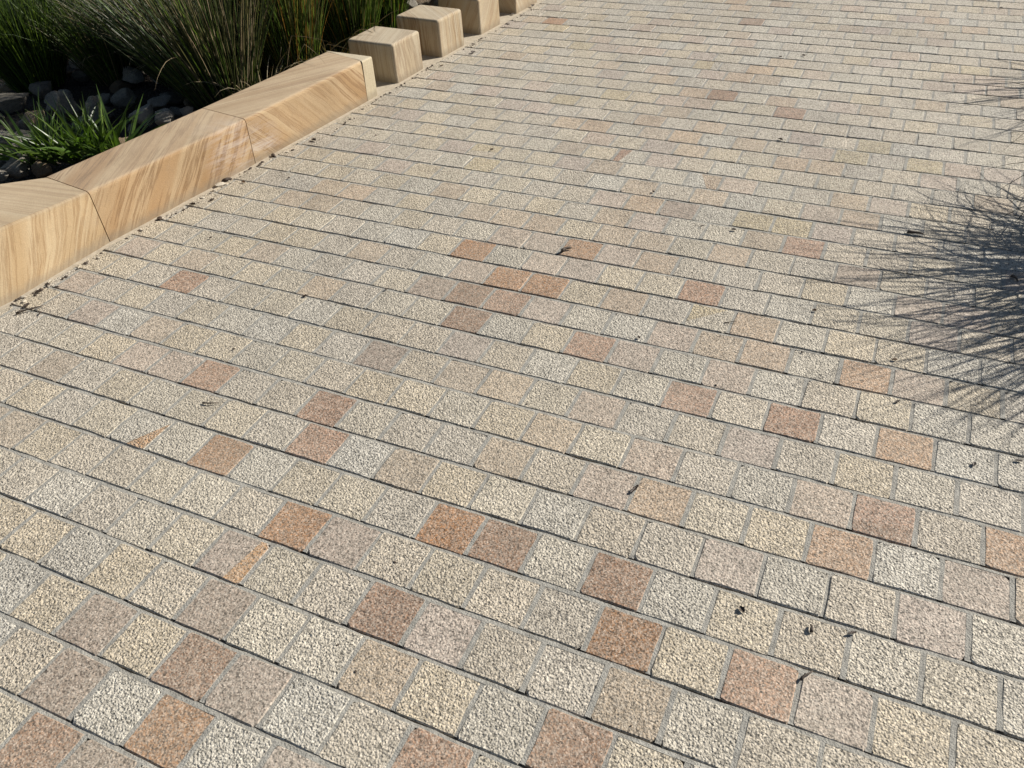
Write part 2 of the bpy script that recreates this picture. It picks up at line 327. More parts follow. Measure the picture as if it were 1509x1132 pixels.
for n in range(ROW_MIN, ROW_MAX):
    v0 = V0+n; ph = phase(n); row_lift = R.uniform(-0.006, 0.006); va = 0.0
    for i in range(-24, 6):
        rr = random.Random(n*1009+i*31+5)
        u0 = ph+A*i; u1 = u0+A
        if u0 > 4.9: continue
        j0 = 0.008*math.sin(i*12.9+n*7.1); j1 = 0.008*math.sin((i+1)*12.9+n*7.1)
        va0 = v0+JR/2+rr.uniform(-.008, .008); va1 = v0+1-JR/2+rr.uniform(-.008, .008)
        poly = [(u0+JP/2+j0, va0), (u1-JP/2+j1, va0+rr.uniform(-.006, .006)), (min(9, u1-JP/2+j1), va1), (u0+JP/2+j0, va1+rr.uniform(-.006, .006))]
        ka, kb = kerb_u(v0)+0.17, kerb_u(v0+1)+0.17      # cut to the kerb
        nx, ny = 1.0, -(kb-ka); L = math.hypot(nx, ny); nx /= L; ny /= L
        poly = clip(poly, nx, ny, nx*ka+ny*v0)
        if len(poly) < 3: continue
        ar = 0.5*abs(sum(p[0]*q[1]-q[0]*p[1] for p, q in zip(poly, poly[1:]+poly[:1])))
        if ar < 0.05: continue
        code = CODE.get((n, i))
        if code is None:
            x = rr.random(); left = min(1, max(0, (-6-u0)/12))
            if x < 0.44-0.1*left: code = 'D'
            elif x < 0.60+0.22*left: code = 'Y'
            elif x < 0.86: code = 'W'
            elif x < 0.95: code = 'P'
            else: code = 'T'
        pavers.append(dict(n=n, i=i, poly=poly, code=code, col=vary(code, rr, u0, v0), lift=row_lift+rr.uniform(-.007, .007), tilt=(rr.uniform(-.008, .008), rr.uniform(-.010, .010)), rr=rr))
        joints.append((u1+j1, v0, kerb_u(v0+0.5)))
def px_area(p):
    q = [ground_to_px(*t) for t in p['poly']]
    cx = sum(t[0] for t in q)/len(q); cy = sum(t[1] for t in q)/len(q)
    if not (-10 < cx < 1519 and -5 < cy < 1137): 
        return 0
    return 0.5*abs(sum(a[0]*b_[1]-b_[0]*a[1] for a, b_ in zip(q, q[1:]+q[:1])))
for p in pavers: p['area'] = px_area(p)
pavers.sort(key=lambda p: -p['area'])

# bed of the paving with raised jointing strips: one sheet plus the mortar between the stones
vs_, fs = [], []
def quad_strip(pts_lo, pts_hi, z0, z1, zb=-0.075):
    k = len(vs_)
    for (a, b_, za, zc) in zip(pts_lo, pts_hi, z0, z1):
        vs_.extend([V(a[0], a[1], zb), V(a[0], a[1], za), V(b_[0], b_[1], zc), V(b_[0], b_[1], zb)])
    for j in range(len(pts_lo)-1):
        o = k+4*j
        for q in range(3): fs.append((o+q, o+q+1, o+q+5, o+q+4))
bn = 60
k0 = len(vs_)
for j in range(bn+1):
    v = -3+58*j/bn
    vs_.append(V(kerb_u(v)-0.9, v, -0.07)); vs_.append(V(5.4, v, -0.07))
for j in range(bn): fs.append((k0+2*j, k0+2*j+1, k0+2*j+3, k0+2*j+2))
for n in range(ROW_MIN, ROW_MAX):          # course joints: mortar hugs the near stone, an open crack is left at the far one
    v = V0+n; ua = kerb_u(v)+0.2; step = 0.16; cnt = int((5.2-ua)/step)
    lo, hi, z0, z1 = [], [], [], []; cov = R.uniform(0.74, 1.08)
    for q in range(cnt+1):
        u = ua+q*step
        wv = cov+0.30*noise.noise(Vector((u*0.55, n*3.7, 0)))+0.42*noise.noise(Vector((u*2.6, n*3.7, 5)))
        wv = max(0.18, min(1.12, wv)); z = -0.010+0.016*noise.noise(Vector((u*1.7, n*2.1, 9)))
        lo.append((u, v-JR/2-0.02)); hi.append((u, v-JR/2+JR*wv)); z0.append(z); z1.append(z-0.008)
    quad_strip(lo, hi, z0, z1)
for (u, v, ku) in joints:                  # joints between stones of a course, filled nearly flush
    if u > 5.1: continue
    z = -0.003-0.016*abs(noise.noise(Vector((u, v, 1)))); wz = [z+0.012*noise.noise(Vector((u*3, v*3+q, 2))) for q in range(5)]
    quad_strip([(u-JP/2-0.02, v+0.05+0.9*q/4) for q in range(5)], [(u+JP/2+0.02, v+0.05+0.9*q/4) for q in range(5)], wz, wz)
paving = tag(link('paving', mesh('paving', vs_, fs), M_MORT), kind='structure')

def add_stone(dst, p):
    """append one stone to (verts, faces, corner colours)"""
    vv, ff, top = paver_geo(p['poly'], p['lift'], p['tilt'], p['rr'])
    base = len(dst[0]); dst[0].extend(V(*q) for q in vv)
    for f in ff: dst[1].append(tuple(base+q for q in f)); dst[2].append(p['col'])
    sp = SPLIT.get((p['n'], p['i']))
    if sp is None: dst[1].append(tuple(base+q for q in top)); dst[2].append(p['col']); return
    code, a, b_ = sp; xs = [q[0] for q in p['poly']]; ys = [q[1] for q in p['poly']]
    fx = lambda t: (min(xs)+t[0]*(max(xs)-min(xs)), min(ys)+t[1]*(max(ys)-min(ys)))
    a, b_ = fx(a), fx(b_); ring = [(vv[q][0], vv[q][1], vv[q][2]) for q in top]
    nx, ny = -(b_[1]-a[1]), b_[0]-a[0]; d = nx*a[0]+ny*a[1]
    for sgn, col in ((1, p['col']), (-1, (*lin(*ALB[code]), p['col'][3]))):
        pts = clip([(q[0], q[1]) for q in ring], sgn*nx, sgn*ny, sgn*d)
        if len(pts) < 3: continue
        k = len(dst[0]); cx = sum(xs)/len(xs); cy = sum(ys)/len(ys)
        dst[0].extend(V(x, y, p['lift']+p['tilt'][0]*(x-cx)+p['tilt'][1]*(y-cy)) for x, y in pts)
        dst[1].append(tuple(range(k, k+len(pts)))); dst[2].append(col)
def stone_mesh(name, dst, origin=None):
    o = origin or Vector((0, 0, 0))
    me = mesh(name, [q-o for q in dst[0]], dst[1])
    at = me.attributes.new('stone', 'FLOAT_COLOR', 'CORNER'); buf = []
    for f, c in zip(dst[1], dst[2]): buf.extend(list(c)*len(f))
    at.data.foreach_set('color', buf); return me
rest = ([], [], [])
for k, p in enumerate(pavers):
    if k < 300:
        dst = ([], [], []); add_stone(dst, p)
        o = V(sum(q[0] for q in p['poly'])/len(p['poly']), sum(q[1] for q in p['poly'])/len(p['poly']), 0)
        ob = link('paver', stone_mesh('paver', dst, o), M_GRAN, paving); ob.location = o
    else: add_stone(rest, p)
tag(link('pavers', stone_mesh('pavers', rest), M_GRAN, paving), kind='stuff')

# ------------------------------------------------------------------ sandstone kerb and blocks
def solid(name, foot, top, h, mat, bev, seg=4, zf=-0.1, sides=None):
    """foot and top: plan outlines (same count, counter-clockwise), bevelled"""
    bm = bmesh.new(); n = len(foot)
    o = V(sum(p[0] for p in foot)/n, sum(p[1] for p in foot)/n, 0)
    lo = [bm.verts.new(V(*p, zf)-o) for p in foot]; hi = [bm.verts.new(V(*p, h if not hasattr(h, '__len__') else h[i])-o) for i, p in enumerate(top)]
    bm.faces.new(lo[::-1]); bm.faces.new(hi)
    for i in range(n): bm.faces.new((lo[i], lo[(i+1) % n], hi[(i+1) % n], hi[i]))
    if sides is None: es = [e for e in bm.edges if not (e.verts[0] in lo and e.verts[1] in lo)]
    else: es = [bm.edges.get((hi[i], hi[(i+1) % n])) for i in sides]+[bm.edges.get((lo[i], hi[i])) for i in range(n) if i in sides and (i-1) % n in sides]
    bmesh.ops.bevel(bm, geom=es, offset=bev*S, segments=seg, profile=0.5, affect='EDGES', clamp_overlap=True)
    me = bpy.data.meshes.new(name); bm.to_mesh(me); bm.free()
    me.polygons.foreach_set('use_smooth', [True]*len(me.polygons)); me.set_sharp_from_angle(angle=math.radians(40))
    ob = link(name, me, mat); ob.location = o
    wn = ob.modifiers.new('weighted_normals', 'WEIGHTED_NORMAL'); wn.keep_sharp = True; wn.weight = 100
    return ob
KH = 1.45
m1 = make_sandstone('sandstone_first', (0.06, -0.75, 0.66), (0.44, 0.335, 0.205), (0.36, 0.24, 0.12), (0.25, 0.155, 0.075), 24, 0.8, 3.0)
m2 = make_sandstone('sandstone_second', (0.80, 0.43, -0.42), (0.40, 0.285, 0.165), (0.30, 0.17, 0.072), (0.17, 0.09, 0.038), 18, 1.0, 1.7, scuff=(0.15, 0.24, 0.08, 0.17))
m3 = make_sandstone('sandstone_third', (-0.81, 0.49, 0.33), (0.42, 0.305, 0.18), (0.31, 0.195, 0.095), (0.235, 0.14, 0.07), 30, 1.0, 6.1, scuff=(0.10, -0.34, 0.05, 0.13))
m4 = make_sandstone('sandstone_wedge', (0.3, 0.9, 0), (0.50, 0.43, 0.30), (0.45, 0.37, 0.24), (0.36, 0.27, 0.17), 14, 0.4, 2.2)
G = 0.014
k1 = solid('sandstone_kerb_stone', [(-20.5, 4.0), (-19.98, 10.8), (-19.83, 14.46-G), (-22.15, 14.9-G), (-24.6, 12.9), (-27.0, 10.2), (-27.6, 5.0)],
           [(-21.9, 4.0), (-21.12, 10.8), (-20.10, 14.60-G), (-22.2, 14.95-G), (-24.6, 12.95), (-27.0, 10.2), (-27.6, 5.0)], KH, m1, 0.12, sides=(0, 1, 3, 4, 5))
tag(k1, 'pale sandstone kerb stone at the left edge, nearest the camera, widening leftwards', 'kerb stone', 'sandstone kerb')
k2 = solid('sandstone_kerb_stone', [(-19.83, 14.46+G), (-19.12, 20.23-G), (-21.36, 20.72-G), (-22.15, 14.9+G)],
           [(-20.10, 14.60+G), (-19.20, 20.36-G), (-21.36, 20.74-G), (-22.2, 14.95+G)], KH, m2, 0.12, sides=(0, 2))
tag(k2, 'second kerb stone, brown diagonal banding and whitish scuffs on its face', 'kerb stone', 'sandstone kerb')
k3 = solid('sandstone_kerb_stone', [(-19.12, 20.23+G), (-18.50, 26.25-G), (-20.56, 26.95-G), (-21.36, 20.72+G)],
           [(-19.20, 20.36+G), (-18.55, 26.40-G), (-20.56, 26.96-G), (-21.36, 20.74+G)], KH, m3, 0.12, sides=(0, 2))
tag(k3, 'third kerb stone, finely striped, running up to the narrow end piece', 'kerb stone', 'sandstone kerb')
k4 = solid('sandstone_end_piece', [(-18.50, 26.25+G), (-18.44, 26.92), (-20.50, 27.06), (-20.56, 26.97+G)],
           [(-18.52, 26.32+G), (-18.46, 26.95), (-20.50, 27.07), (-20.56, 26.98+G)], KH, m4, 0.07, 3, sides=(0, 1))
tag(k4, 'narrow pale wedge of sandstone closing the kerb before the first block', 'kerb stone')
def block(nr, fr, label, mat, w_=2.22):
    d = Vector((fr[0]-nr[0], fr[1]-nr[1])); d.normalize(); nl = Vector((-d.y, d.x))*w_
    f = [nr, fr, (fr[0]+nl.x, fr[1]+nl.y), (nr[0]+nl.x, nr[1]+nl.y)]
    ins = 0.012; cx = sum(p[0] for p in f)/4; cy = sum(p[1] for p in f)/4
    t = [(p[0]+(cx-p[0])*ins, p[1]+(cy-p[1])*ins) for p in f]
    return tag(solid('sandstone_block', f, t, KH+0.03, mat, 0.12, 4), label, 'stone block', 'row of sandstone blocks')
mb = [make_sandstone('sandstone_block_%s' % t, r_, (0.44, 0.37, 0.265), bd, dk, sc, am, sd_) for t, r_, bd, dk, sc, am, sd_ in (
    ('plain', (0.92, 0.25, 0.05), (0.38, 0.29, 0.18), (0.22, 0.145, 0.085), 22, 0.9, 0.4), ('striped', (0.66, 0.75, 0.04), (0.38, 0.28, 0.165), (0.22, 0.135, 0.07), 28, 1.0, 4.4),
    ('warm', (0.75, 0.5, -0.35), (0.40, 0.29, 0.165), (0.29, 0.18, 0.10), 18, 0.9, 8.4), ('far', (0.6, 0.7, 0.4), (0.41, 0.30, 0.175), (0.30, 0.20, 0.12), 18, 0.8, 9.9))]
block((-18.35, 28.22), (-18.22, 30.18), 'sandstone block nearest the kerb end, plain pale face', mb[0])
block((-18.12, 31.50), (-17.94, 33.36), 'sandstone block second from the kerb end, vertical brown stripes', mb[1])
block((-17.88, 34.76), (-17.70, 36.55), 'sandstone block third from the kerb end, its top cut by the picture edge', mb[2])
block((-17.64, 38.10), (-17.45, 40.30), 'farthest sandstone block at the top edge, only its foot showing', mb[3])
# concrete footing the kerb and blocks stand on, showing as a narrow margin against the pavers
vs_, fs = [], []
for j in range(81):
    v = 2+45*j/80; ku = kerb_u(v); z = -0.012+0.012*noise.noise(Vector((v*2, 0, 0)))
    vs_ += [V(ku+0.155+0.02*noise.noise(Vector((v*3, 4, 0))), v, -0.12), V(ku+0.155+0.02*noise.noise(Vector((v*3, 4, 0))), v, z), V(ku-2.6, v, z), V(ku-2.6, v, -0.12)]
for j in range(80):
    for q in range(3): fs.append((4*j+q, 4*j+q+1, 4*j+q+5, 4*j+q+4))
tag(link('kerb_footing', mesh('kerb_footing', vs_, fs, False), M_FOOT), kind='structure')

# ------------------------------------------------------------------ boulders in the bed
def rock_mesh(seed):
    bm = bmesh.new(); bmesh.ops.create_icosphere(bm, subdivisions=4, radius=1.0)
    rr = random.Random(seed); cuts = []
    for _ in range(18):
        d = Vector((rr.gauss(0, 1), rr.gauss(0, 1), rr.gauss(0, 0.8))).normalized(); cuts.append((d, rr.uniform(0.48, 0.78)))
    for v in bm.verts:
        p = v.co.copy()
        for d, h in cuts:
            e = p.dot(d)-h
            if e > 0: p -= d*e*0.97
        p *= 1+0.10*noise.noise(p*1.6+Vector((seed, 0, 0)))+0.075*noise.noise(p*4+Vector((0, seed, 0)))+0.04*noise.noise(p*9)
        v.co = p
    me = bpy.data.meshes.new('rock'); bm.to_mesh(me); bm.free()
    me.polygons.foreach_set('use_smooth', [True]*len(me.polygons)); return me
RM = {}
def rock(px, py, size, mat, label, group=None, flat=0.7, zc=None, seed=0):
    key = (seed % 7, mat)
    if key not in RM:
        RM[key] = rock_mesh(seed % 7+1); RM[key].materials.append(M_ROCK[mat])
    rr = random.Random(int(px*7+py*13+seed))
    z = 0.18 if zc is None else zc
    d = (px-754.5)/F_PX*r2-(py-566)/F_PX*u2+fw; t = (z-CAM_H)/d.z
    ob = bpy.data.objects.new('rock', RM[key]); C.objects.link(ob)
    ob.location = V(d.x*t, d.y*t, z)
    k = size*S
    ob.scale = (k*rr.uniform(0.9, 1.3), k*rr.uniform(0.75, 1.0), k*flat)
    ob.rotation_euler = (rr.uniform(-.3, .3), rr.uniform(-.3, .3), rr.uniform(0, 6.28))
    return tag(ob, label, 'rock', group or 'rocks in the planting bed')
for a in ((12, 212, .75, 0, 'grey rock at the left edge level with the strappy plant', 1), (38, 220, .85, 0, 'large dark grey rock just left of the strappy plant', 2),
          (22, 248, .75, 0, 'rounded grey rock lowest on the left, behind the nearest kerb stone', 3), (2, 256, .35, 2, 'small pale stone at the left edge above the nearest kerb stone', 4),
          (52, 178, .7, 1, 'brownish rock behind the left side of the strappy plant', 5), (95, 158, .85, 0, 'grey rock behind the middle of the strappy plant', 6),
          (140, 165, .8, 0, 'grey rock behind the right half of the strappy plant', 7), (213, 172, .62, 2, 'pale blocky rock right of the strappy plant tips', 8),
          (242, 172, .58, 2, 'pale brown-topped rock touching the back of the second kerb stone', 9), (236, 150, .5, 2, 'pale flat rock behind the blocky pair beside the kerb', 10),
          (287, 146, .6, 1, 'squat olive-brown rock at the foot of the big rush clump', 11), (276, 164, .38, 2, 'small pale rock right behind the kerb joint', 12),
          (196, 112, .62, 2, 'pale grey rock under the drooping rushes', 13), (205, 92, .55, 1, 'mottled rock higher under the drooping rushes', 14),
          (48, 112, .65, 1, 'brown lichen-marked rock between the two left rush clumps', 15), (62, 130, .6, 0, 'grey rock with broken face beside the brown lichen-marked one', 16),
          (20, 150, .75, 0, 'grey rock in deep shade at the left edge', 17), (50, 62, .62, 1, 'tawny rock far back at the left', 18), (75, 66, .5, 0, 'grey rock beside the tawny one far back', 19),
          (182, 145, .6, 0, 'dark rock in the hollow behind the blocky pale rock', 20), (60, 250, .5, 1, 'brown rock in the shade under the strappy plant', 21),
          (400, 100, .55, 1, 'rock in dry grass behind the third kerb stone', 22), (505, 38, .62, 2, 'pale rock behind the gap before the first block', 23), (520, 52, .5, 1, 'brown rock below the pale one by the first block', 24),
          (572, 14, .8, 2, 'pale rock behind the first and second blocks', 25), (572, 36, .7, 0, 'blue-grey rock in the gap behind the second block', 26), (605, 6, .6, 0, 'grey rock above the second block', 27),
          (625, 2, .7, 1, 'brown rock at the top edge behind the second block', 28), (645, 0, .6, 0, 'grey rock at the top edge left of the third block', 29), (38, 12, .5, 2, 'whitish stone near the top left corner', 30)):
    rock(a[0], a[1], a[2]*0.98, a[3], a[4], seed=a[5])
for k in range(52):             # the floor of stones between the clumps
    rr = random.Random(900+k); x, y = rr.uniform(-20, 300), rr.uniform(30, 250); sz = rr.uniform(.35, .62); mt = rr.choice((0, 0, 1, 2))
    look = ('grey', 'brownish', 'pale')[mt]
    zone = 'in the hollow left of the strappy plant' if x < 60 and y > 140 else 'on the bed floor around the strappy plant' if y > 170 else 'on the shaded floor under the drooping rushes' if x > 130 else 'on the bed floor below the left rush clumps' if y > 90 else 'deep in the shade at the top left'
    lab = ('small ' if sz < .48 else '')+look+' stone '+zone
    rock(x, y, sz, mt, lab, lab+'s' if False else 'floor stones, '+look+', '+zone, zc=rr.uniform(-.3, -.05), seed=k)

# ------------------------------------------------------------------ rushes and plants
def ribbon(dst, base, dirv, length, width, droop, colour, segs=5, flat=False, rr=R, kink=None, wild=.025):
    """one blade: a thin three-sided (or flat, keeled) tapering stem that bends over under its weight"""
    p = Vector(base); d = Vector(dirv).normalized(); step = length/segs
    side = d.cross(Vector((rr.gauss(0, 1), rr.gauss(0, 1), 0.2))).normalized()
    k0 = len(dst[0])
    for i in range(segs+1):
        t = i/segs; wd = width*(1-0.15*t) if not flat else width*(0.75+0.5*math.sin(min(1, t*1.3)*math.pi*0.8))
        if t > 0.55: wd *= max(0.06, 1-((t-0.55)/0.45)**(1.0 if flat else 1.4))
        side = (side-d*side.dot(d)).normalized(); nrm = d.cross(side)
        if flat: offs = (side*wd, nrm*wd*-0.28, side*-wd)
        else: offs = (side*wd, (side*-0.5+nrm*0.87)*wd, (side*-0.5-nrm*0.87)*wd)
        dst[0].extend([p+o for o in offs])
        if i < segs:
            d = (d+Vector((0, 0, -1))*droop*(0.35+t*1.5)/segs+Vector((rr.gauss(0, wild), rr.gauss(0, wild), 0))).normalized()
            if kink is not None and i == int(segs*kink[0]): d = (d+Vector(kink[1])).normalized()
            p = p+d*step
    for i in range(segs):
        a = k0+3*i
        for q in range(3 if not flat else 2):
            q2 = (q+1) % 3; dst[1].append((a+q, a+q2, a+3+q2, a+3+q)); dst[2].append(colour)
def leaf_mesh(name, dst, origin):
    me = mesh(name, [V(*q)-origin for q in dst[0]], dst[1], True)
    at = me.attributes.new('leaf', 'FLOAT_COLOR', 'CORNER'); buf = []
    for f, c in zip(dst[1], dst[2]): buf.extend([c[0], c[1], c[2], 1.0]*len(f))
    at.data.foreach_set('color', buf); return me
RUSH = {'green': [(0.07, 0.12, 0.014), (0.12, 0.185, 0.02), (0.045, 0.08, 0.012)], 'olive': [(0.07, 0.08, 0.02), (0.115, 0.11, 0.035), (0.05, 0.06, 0.016), (0.15, 0.135, 0.06)],
        'amber': [(0.22, 0.12, 0.02), (0.15, 0.12, 0.018)], 'dark': [(0.022, 0.042, 0.012), (0.03, 0.05, 0.016)], 'straw': [(0.33, 0.27, 0.17), (0.26, 0.20, 0.12)]}
def tuft(name, uv, label, count, height, spread, lean, palette, radius, group, mat=M_RUSH, width=0.018, droop=0.35, dry=6, z0=0.0, seed=1, cat='rush clump', dry_lean=None):
    rr = random.Random(seed); o = V(uv[0], uv[1], z0); e = empty(name, o); tag(e, label, cat, group)
    dst = ([], [], [])
    for k in range(int(count*1.25)):
        a = rr.uniform(0, 6.283); q = math.sqrt(rr.random()); b = (uv[0]+radius*q*math.cos(a), uv[1]+radius*q*math.sin(a), z0-0.1)
        sp = spread*(0.25+0.9*q)*rr.uniform(0.6, 1.25)
        d = (math.cos(a)*sp+lean[0]+rr.gauss(0, .08), math.sin(a)*sp+lean[1]+rr.gauss(0, .08), 1)
        pal = RUSH[rr.choices(list(palette.keys()), list(palette.values()))[0]]
        c = rr.choice(pal); f = rr.uniform(0.75, 1.25)
        ribbon(dst, b, d, height*rr.uniform(0.55, 1.12), width*rr.uniform(0.7, 1.2), droop*rr.choice((.3, .5, .8, 1.1, 1.6, 2.6)), tuple(x*f for x in c), 6 if cat != 'grass tussock' else 9, False, rr, None, .02 if cat != 'grass tussock' else .10)
    ob = link('stems', leaf_mesh('stems', dst, o), mat, e); ob['kind'] = 'stuff'
    for k in range(dry):
        a = rr.uniform(0, 6.283); b = (uv[0]+radius*0.8*math.cos(a), uv[1]+radius*0.8*math.sin(a), z0)
        dl = dry_lean or lean
        ds = ([], [], []); f = rr.uniform(0.7, 1.2)
        ribbon(ds, b, (math.cos(a)*spread*1.3+dl[0]*1.5, math.sin(a)*spread*1.3+dl[1]*1.5, 1), height*rr.uniform(0.5, 0.9), width*0.85, droop*rr.uniform(1.5, 5.0), tuple(x*f for x in rr.choice(RUSH['straw'])), 9, False, rr,
               (rr.uniform(.4, .75), (rr.uniform(-1, 1), rr.uniform(-1, 1), -0.6)) if rr.random() < 0.5 else None)
        link('dry_stem', leaf_mesh('dry_stem', ds, o), mat, e)
    return e
GR = 'rush clumps behind the kerb'
tuft('rush_clump', (-24.0, 24.7), 'large rush clump fanning leftwards behind the joint of second and third kerb stones', 760, 6.4, .42, (-.26, .10), {'green': 2.5, 'olive': 4, 'dark': 2, 'straw': 1.0}, 1.15, GR, seed=21, dry=16)
tuft('rush_clump', (-23.1, 27.9), 'upright green rush clump with amber stems behind the third kerb stone', 900, 5.6, .18, (-.05, .02), {'green': 5, 'olive': 1.5, 'amber': 1.8}, 1.0, GR, seed=22, dry=8, dry_lean=(.4, -.1))
tuft('rush_clump', (-22.6, 31.4), 'bright green upright rush clump behind the kerb end', 900, 5.4, .22, (-.03, .0), {'green': 6, 'olive': 1, 'amber': .7}, 1.0, GR, seed=23, dry=7, dry_lean=(.4, -.1))
tuft('rush_clump', (-22.7, 34.4), 'green rush clump behind the first sandstone block', 700, 5.2, .22, (-.05, .05), {'green': 6, 'olive': 1, 'amber': .8}, .9, GR, seed=24, dry=4)
tuft('rush_clump', (-27.6, 26.6), 'dark drooping rush clump above the pale grey rocks', 700, 5.6, .42, (-.2, .0), {'dark': 4, 'olive': 3, 'green': 1, 'straw': .3}, 1.2, GR, seed=25, dry=8)
tuft('rush_clump', (-33.4, 24.0), 'dark green rush clump at the left edge', 800, 5.0, .35, (-.1, .0), {'dark': 3, 'green': 4}, 1.0, GR, seed=26, dry=4)
tuft('rush_clump', (-30.2, 30.2), 'dense dark rush clump behind the drooping one', 1000, 6.0, .38, (-.12, .05), {'dark': 5, 'olive': 2, 'green': 1}, 1.3, GR, seed=27, dry=5)
tuft('rush_clump', (-36.0, 28.8), 'dark rush clump in the top left corner', 900, 6.0, .4, (-.08, .05), {'dark': 4, 'green': 2}, 1.4, GR, seed=28, dry=4)
tuft('rush_clump', (-26.4, 33.0), 'shaded rush clump at the top edge behind the amber stems', 900, 5.8, .35, (-.1, .05), {'dark': 4, 'green': 2, 'olive': 2}, 1.3, GR, seed=29, dry=5)
tuft('rush_clump', (-33.5, 34.5), 'rush clump at the top edge, third from the left corner', 900, 6.0, .4, (-.05, .05), {'dark': 4, 'green': 2, 'olive': 1}, 1.5, GR, seed=30, dry=4)
tuft('rush_clump', (-28.0, 38.5), 'rush clump seen through the stems at the top middle', 800, 5.5, .35, (0, 0), {'dark': 4, 'green': 2}, 1.4, GR, seed=31, dry=2)
tuft('rush_clump', (-42.0, 33.0), 'rush clump farthest into the top left corner', 800, 6.0, .4, (0, 0), {'dark': 4, 'green': 2}, 1.6, GR, seed=32, dry=2)
tuft('rush_clump', (-30.6, 25.6), 'short fine green rush clump between the two clumps at the left', 520, 4.2, .4, (-.05, .0), {'green': 4, 'olive': 2, 'dark': 1, 'straw': .4}, .9, GR, seed=35, dry=5)
tuft('rush_clump', (-24.9, 28.6), 'yellow-green rush clump filling the gap behind the big fanning one', 700, 5.2, .3, (-.08, .0), {'green': 5, 'olive': 2, 'amber': 1}, 1.0, GR, seed=36, dry=5)
tuft('dry_grass', (-22.5, 25.2), 'tangle of dry straw-coloured grass between the rushes and the third kerb stone', 60, 2.6, .9, (.1, 0), {'straw': 3, 'olive': 1, 'amber': 1}, .8, 'dry grass', seed=33, dry=12, dry_lean=(.5, -.1), droop=1.6, cat='dry grass', width=.018)
tuft('dry_grass', (-22.2, 29.4), 'brownish dry grass in the gap beside the bright green rushes', 70, 2.4, .9, (0, 0), {'straw': 2, 'olive': 2, 'amber': 1}, .7, 'dry grass', seed=34, dry=6, droop=1.5, cat='dry grass', width=.018)
# tussocks beyond the right edge: a few tips reach into the picture, their shadows fall across the paving
RUSH['tussock'] = [(0.06, 0.055, 0.03), (0.08, 0.07, 0.035), (0.05, 0.05, 0.025)]
tuft('grass_tussock', (9.7, 24.2), 'dark fine-bladed tussock at the right edge throwing the big shadow', 1000, 7.6, .66, (-.26, -.10), {'tussock': 1}, .9, 'tussocks on the right', seed=41, dry=0, droop=1.3, cat='grass tussock', width=.029, z0=.05)
tuft('grass_tussock', (8.8, 36.6), 'tussock beyond the upper right edge casting thin streaks of shadow', 80, 6.6, .6, (-.12, .0), {'tussock': 1}, .6, 'tussocks on the right', seed=42, dry=0, droop=.8, cat='grass tussock', width=.034, z0=.05)
# the strappy plant: every leaf its own piece
o = V(-25.2, 18.6, 0); pl = empty('strap_leaf_plant', o)
tag(pl, 'short bright green strap-leaved plant behind the nearest kerb stones', 'plant')
rr = random.Random(77)
for k in range(240):
    a = rr.uniform(0, 6.283); q = math.sqrt(rr.random()); cx = -25.25+rr.choice((-1.35, -.7, -.1, .45, 1.05))
    b = (cx+.45*q*math.cos(a), 18.7+(cx+25.2)*0.55+.45*q*math.sin(a), 0.0)
    sp = rr.uniform(.15, 1.25); ds = ([], [], []); f = rr.uniform(.75, 1.3)
    col = rr.choice([(0.06, 0.105, 0.02), (0.045, 0.08, 0.018), (0.085, 0.13, 0.028), (0.035, 0.06, 0.016)])
    ribbon(ds, b, (math.cos(a)*sp, math.sin(a)*sp, 1), rr.uniform(.9, 2.4), rr.uniform(.032, .058), rr.uniform(.1, .9), tuple(x*f for x in col), 6, True, rr)
    link('leaf', leaf_mesh('leaf', ds, o), M_STRAP, pl)

# ------------------------------------------------------------------ fallen leaves, twigs and chips on the paving
def on_ground(px, py): u, v = unproj(px, py); return u, v
def px_len(px, py): u, v = unproj(px, py); return math.sqrt(u*u+v*v+CAM_H**2)/F_PX       # courses per pixel there
def ground_dir(px, py, ang):
    a = on_ground(px, py); b = on_ground(px+8*math.cos(ang), py-8*math.sin(ang)); return math.atan2(b[1]-a[1], b[0]-a[0])
def leaf(px, py, len_px, deg, label, mat=M_LEAF, wide=.3, curl=.35, name='dead_leaf', cat='leaf', group='fallen leaves and bits on the paving'):
    rr = random.Random(int(px*3+py)); u, v = on_ground(px, py); L = px_len(px, py)*len_px*0.7; th = ground_dir(px, py, math.radians(deg))
    vs_, fs = [], []; n = 8
    for i in range(n+1):
        t = i/n; x = (t-.5)*L; wd = L*wide*0.5*(math.sin(math.pi*min(1, max(.04, t)))**0.7)*(1+.25*math.sin(t*17+px)); z = .012+L*curl*(2*t-1)**2*.28*(1 if t > .5 else .35)
        for q in (-1, -.45, .0, .45, 1): vs_.append((x, q*wd, z+abs(q)**1.6*wd*.75))
    m_ = len(vs_); vs_ += [(x, y, z+0.012) for x, y, z in vs_]
    for i in range(n):
        for q in range(4):
            k = i*5+q; fs += [(k, k+5, k+6, k+1), (m_+k, m_+k+1, m_+k+6, m_+k+5)]
        for q in (0, 4): k = i*5+q; fs.append((k, k+5, m_+k+5, m_+k))
    me = mesh(name, [Vector(p)*S for p in vs_], fs, True); ob = link(name, me, mat); ob.location = V(u, v, .012); ob.rotation_euler = (rr.uniform(-.15, .15), rr.uniform(-.1, .1), th)
    return tag(ob, label, cat, group)
